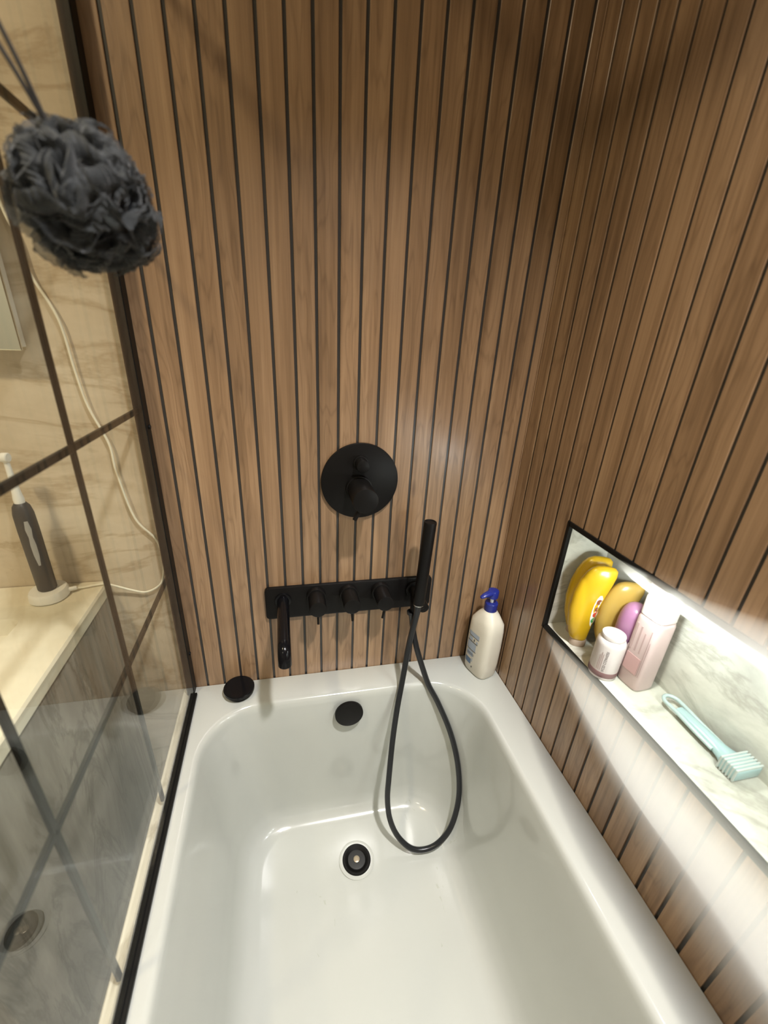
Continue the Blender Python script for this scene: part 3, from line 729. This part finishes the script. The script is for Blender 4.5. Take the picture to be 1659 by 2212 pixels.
bm = bmesh.new()   # light inlay down the front of the handle
rows = [(0.055, 0.10), (0.075, 0.24), (0.095, 0.26), (0.110, 0.18), (0.125, 0.28), (0.140, 0.16)]
gr = []
for z, w_ in rows:
    gr.append([bm.verts.new((0.0159 * math.cos(math.radians(-62) + q * w_), 0.0159 * math.sin(math.radians(-62) + q * w_), z)) for q in (-1, -0.5, 0, 0.5, 1)])
for a, b in zip(gr, gr[1:]):
    for i in range(4): bm.faces.new((a[i], a[i + 1], b[i + 1], b[i]))
o = link('grip_inlay', bm, 'tooth_light', hb, smooth=60); o['label'] = 'light grey inlay on the dark handle'
bm = bmesh.new(); lathe(bm, [(0.0075, 0.168), (0.0080, 0.176), (0.0066, 0.186), (0.0050, 0.205), (0.0042, 0.235), (0.0040, 0.243)], (0, 0, 0), (0, 0, 1), 24); hd_ = link('neck', bm, 'white_plastic', tb_, smooth=40)
bm = bmesh.new(); rounded_cyl(bm, (0.006, -0.002, 0.247), (-1, 0.1, 0.02), 0.0078, 0.010, 0.0012, 24); rounded_cyl(bm, (-0.004, -0.001, 0.247), (-1, 0.1, 0.02), 0.0066, 0.012, 0.0012, 24); link('brush_head', bm, 'white_plastic', hd_, smooth=40)

# mirror cabinet
mc = thing('mirror_cabinet', 'flat wall mirror above the vanity at the far left of the screen', 'mirror', (-1.32, -0.002, ZR + 1.10))
bm = bmesh.new(); box(bm, -0.43, 0.428, -0.024, 0.0, -0.365, 0.365, 0, 0.001, 1); link('mirror_case', bm, 'paint', mc)
bm = bmesh.new(); box(bm, -0.434, 0.434, -0.029, -0.0242, -0.369, 0.369, 0, 0.001, 1); link('mirror_glass', bm, 'mirror', mc)

# ------------------------------------------------------------------ bath pouf
random.seed(7)
PC = Vector((-0.6545, -0.352, ZR + 0.861)); PR = 0.054
pf = thing('bath_pouf', 'dark grey mesh bath pouf hanging by its cord at the top of the glass screen', 'bath pouf', PC)
bm = bmesh.new(); uvl = bm.loops.layers.uv.new('uv')
def ruffle(d, r0, r1, ha, n, amp, ph, bend):
    """a soft gathered strip of netting that stands out of the ball along an arc and flops to one side"""
    u, v = frame_of(d); c, s = math.cos(ph), math.sin(ph); u, v = u * c + v * s, v * c - u * s
    rows = []; K = 7
    for i in range(n + 1):
        t = i / n * 2 - 1
        a = t * ha; row = []
        for k in range(K + 1):
            q = k / K
            wob = amp * q * (math.sin(t * 6.5 + ph * 3) + 0.45 * math.sin(t * 13 + ph)) + bend * q * q
            rr = r0 + (r1 - r0) * math.sin(q * 1.75) * (1 - 0.30 * abs(t) ** 3) + 0.0009 * q * math.sin(t * 60 + ph * 5)
            dv = (d * math.cos(a) + u * math.sin(a)).normalized()
            row.append((dv + v * (wob / rr)).normalized() * rr)
        rows.append(row)
    V = [[bm.verts.new(p) for p in r] for r in rows]
    for i in range(n):
        for k in range(K):
            f = bm.faces.new((V[i][k], V[i + 1][k], V[i + 1][k + 1], V[i][k + 1]))
            for lp, (ii, kk) in zip(f.loops, ((i, k), (i + 1, k), (i + 1, k + 1), (i, k + 1))):
                lp[uvl].uv = (ii / n * 2.2, kk / K * 0.9)
N = 84
for i in range(N):
    z = 1 - 2 * (i + 0.5) / N; th = i * 2.399963
    d = Vector((math.sqrt(1 - z * z) * math.cos(th), math.sqrt(1 - z * z) * math.sin(th), z))
    lump = 1.0 + 0.12 * math.sin(3.1 * d.x + 1.3) * math.cos(2.7 * d.z - 0.4) + 0.07 * math.sin(5 * d.y)
    ruffle(d, PR * 0.45, PR * lump * random.uniform(0.90, 1.06), random.uniform(0.55, 0.95), 44, random.uniform(0.007, 0.013), random.uniform(0, 6.28), random.uniform(-0.022, 0.022))
link('netting', bm, 'net', pf, smooth=True)
bm = bmesh.new(); bmesh.ops.create_icosphere(bm, subdivisions=3, radius=PR * 0.72); link('core', bm, 'hose', pf, smooth=True)
M['rope'] = mat('grey cord', (0.05, 0.048, 0.045), 0.6)
bm = bmesh.new()
cords = [(-0.6654, -0.362, 0.9003), (-0.6785, -0.395, 0.9639), (-0.6855, -0.392, 0.9542)]
k0 = Vector(cords[0]) - Vector((PC.x, PC.y, PC.z - ZR))
for end, bow in ((cords[1], 0.0), (cords[2], 0.0)):
    e = Vector(end) - Vector((PC.x, PC.y, PC.z - ZR)); mid = (k0 + e) / 2 + Vector((0, 0, 0.0))
    tube(bm, catmull([k0 * 0.75, k0, mid + Vector((0.001, 0, 0)), e], 8), 0.0015, 10)
link('cord', bm, 'rope', pf, smooth=60)

# ------------------------------------------------------------------ added haze volume standing in for lens glare round the niche
hm = bpy.data.materials.new('glare'); hm.use_nodes = True
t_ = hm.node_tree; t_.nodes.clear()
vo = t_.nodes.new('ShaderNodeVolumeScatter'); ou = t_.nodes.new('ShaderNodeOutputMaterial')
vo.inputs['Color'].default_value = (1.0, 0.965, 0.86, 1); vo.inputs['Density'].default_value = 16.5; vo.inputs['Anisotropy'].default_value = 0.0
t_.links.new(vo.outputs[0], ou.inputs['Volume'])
M['glare'] = hm
def lerp_tab(tab, v):
    for (a, p), (b, q) in zip(tab, tab[1:]):
        if b <= v <= a: return p + (q - p) * (v - a) / (b - a)
    return tab[0][1] if v > tab[0][0] else tab[-1][1]
def glare_lobe(bm, ys, lo, hi, tk, peak, ramp_pow, n=18):
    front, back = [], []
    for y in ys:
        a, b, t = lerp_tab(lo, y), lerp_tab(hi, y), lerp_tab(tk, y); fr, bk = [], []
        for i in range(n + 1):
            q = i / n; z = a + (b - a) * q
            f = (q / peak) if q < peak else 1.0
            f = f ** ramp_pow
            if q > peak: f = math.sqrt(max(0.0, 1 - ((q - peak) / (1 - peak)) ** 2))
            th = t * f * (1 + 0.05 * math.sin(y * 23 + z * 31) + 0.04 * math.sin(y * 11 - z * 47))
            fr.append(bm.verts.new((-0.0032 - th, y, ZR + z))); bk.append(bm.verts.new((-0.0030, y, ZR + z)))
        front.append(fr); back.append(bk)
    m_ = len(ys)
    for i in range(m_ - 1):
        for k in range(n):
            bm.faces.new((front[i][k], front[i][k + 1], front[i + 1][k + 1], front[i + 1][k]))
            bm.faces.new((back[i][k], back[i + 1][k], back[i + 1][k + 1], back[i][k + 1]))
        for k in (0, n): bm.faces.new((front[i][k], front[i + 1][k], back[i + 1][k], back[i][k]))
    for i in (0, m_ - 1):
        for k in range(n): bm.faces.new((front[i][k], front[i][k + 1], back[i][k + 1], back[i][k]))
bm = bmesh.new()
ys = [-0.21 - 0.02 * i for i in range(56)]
glare_lobe(bm, ys, [(-0.21, 0.205), (-0.33, 0.140), (-0.41, 0.100), (-0.52, 0.055), (-0.61, 0.030), (-0.68, 0.022), (-1.4, 0.018)],
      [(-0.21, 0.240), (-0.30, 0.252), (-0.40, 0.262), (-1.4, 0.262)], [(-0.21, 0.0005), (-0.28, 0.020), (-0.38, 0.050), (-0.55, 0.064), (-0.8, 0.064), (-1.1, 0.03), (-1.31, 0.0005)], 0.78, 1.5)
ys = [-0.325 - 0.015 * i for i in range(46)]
glare_lobe(bm, ys, [(-0.3, 0.452), (-1.1, 0.445)], [(-0.325, 0.470), (-0.377, 0.476), (-0.435, 0.484), (-0.482, 0.495), (-0.528, 0.508), (-0.60, 0.528), (-0.75, 0.55), (-1.1, 0.55)],
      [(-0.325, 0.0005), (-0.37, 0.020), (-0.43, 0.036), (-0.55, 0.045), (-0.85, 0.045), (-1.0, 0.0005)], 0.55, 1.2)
o = tag(link('glare_haze', bm, 'glare'), 'added pale haze standing in for lens glare over the wood slats around the lit niche', 'glare'); o['kind'] = 'stuff'
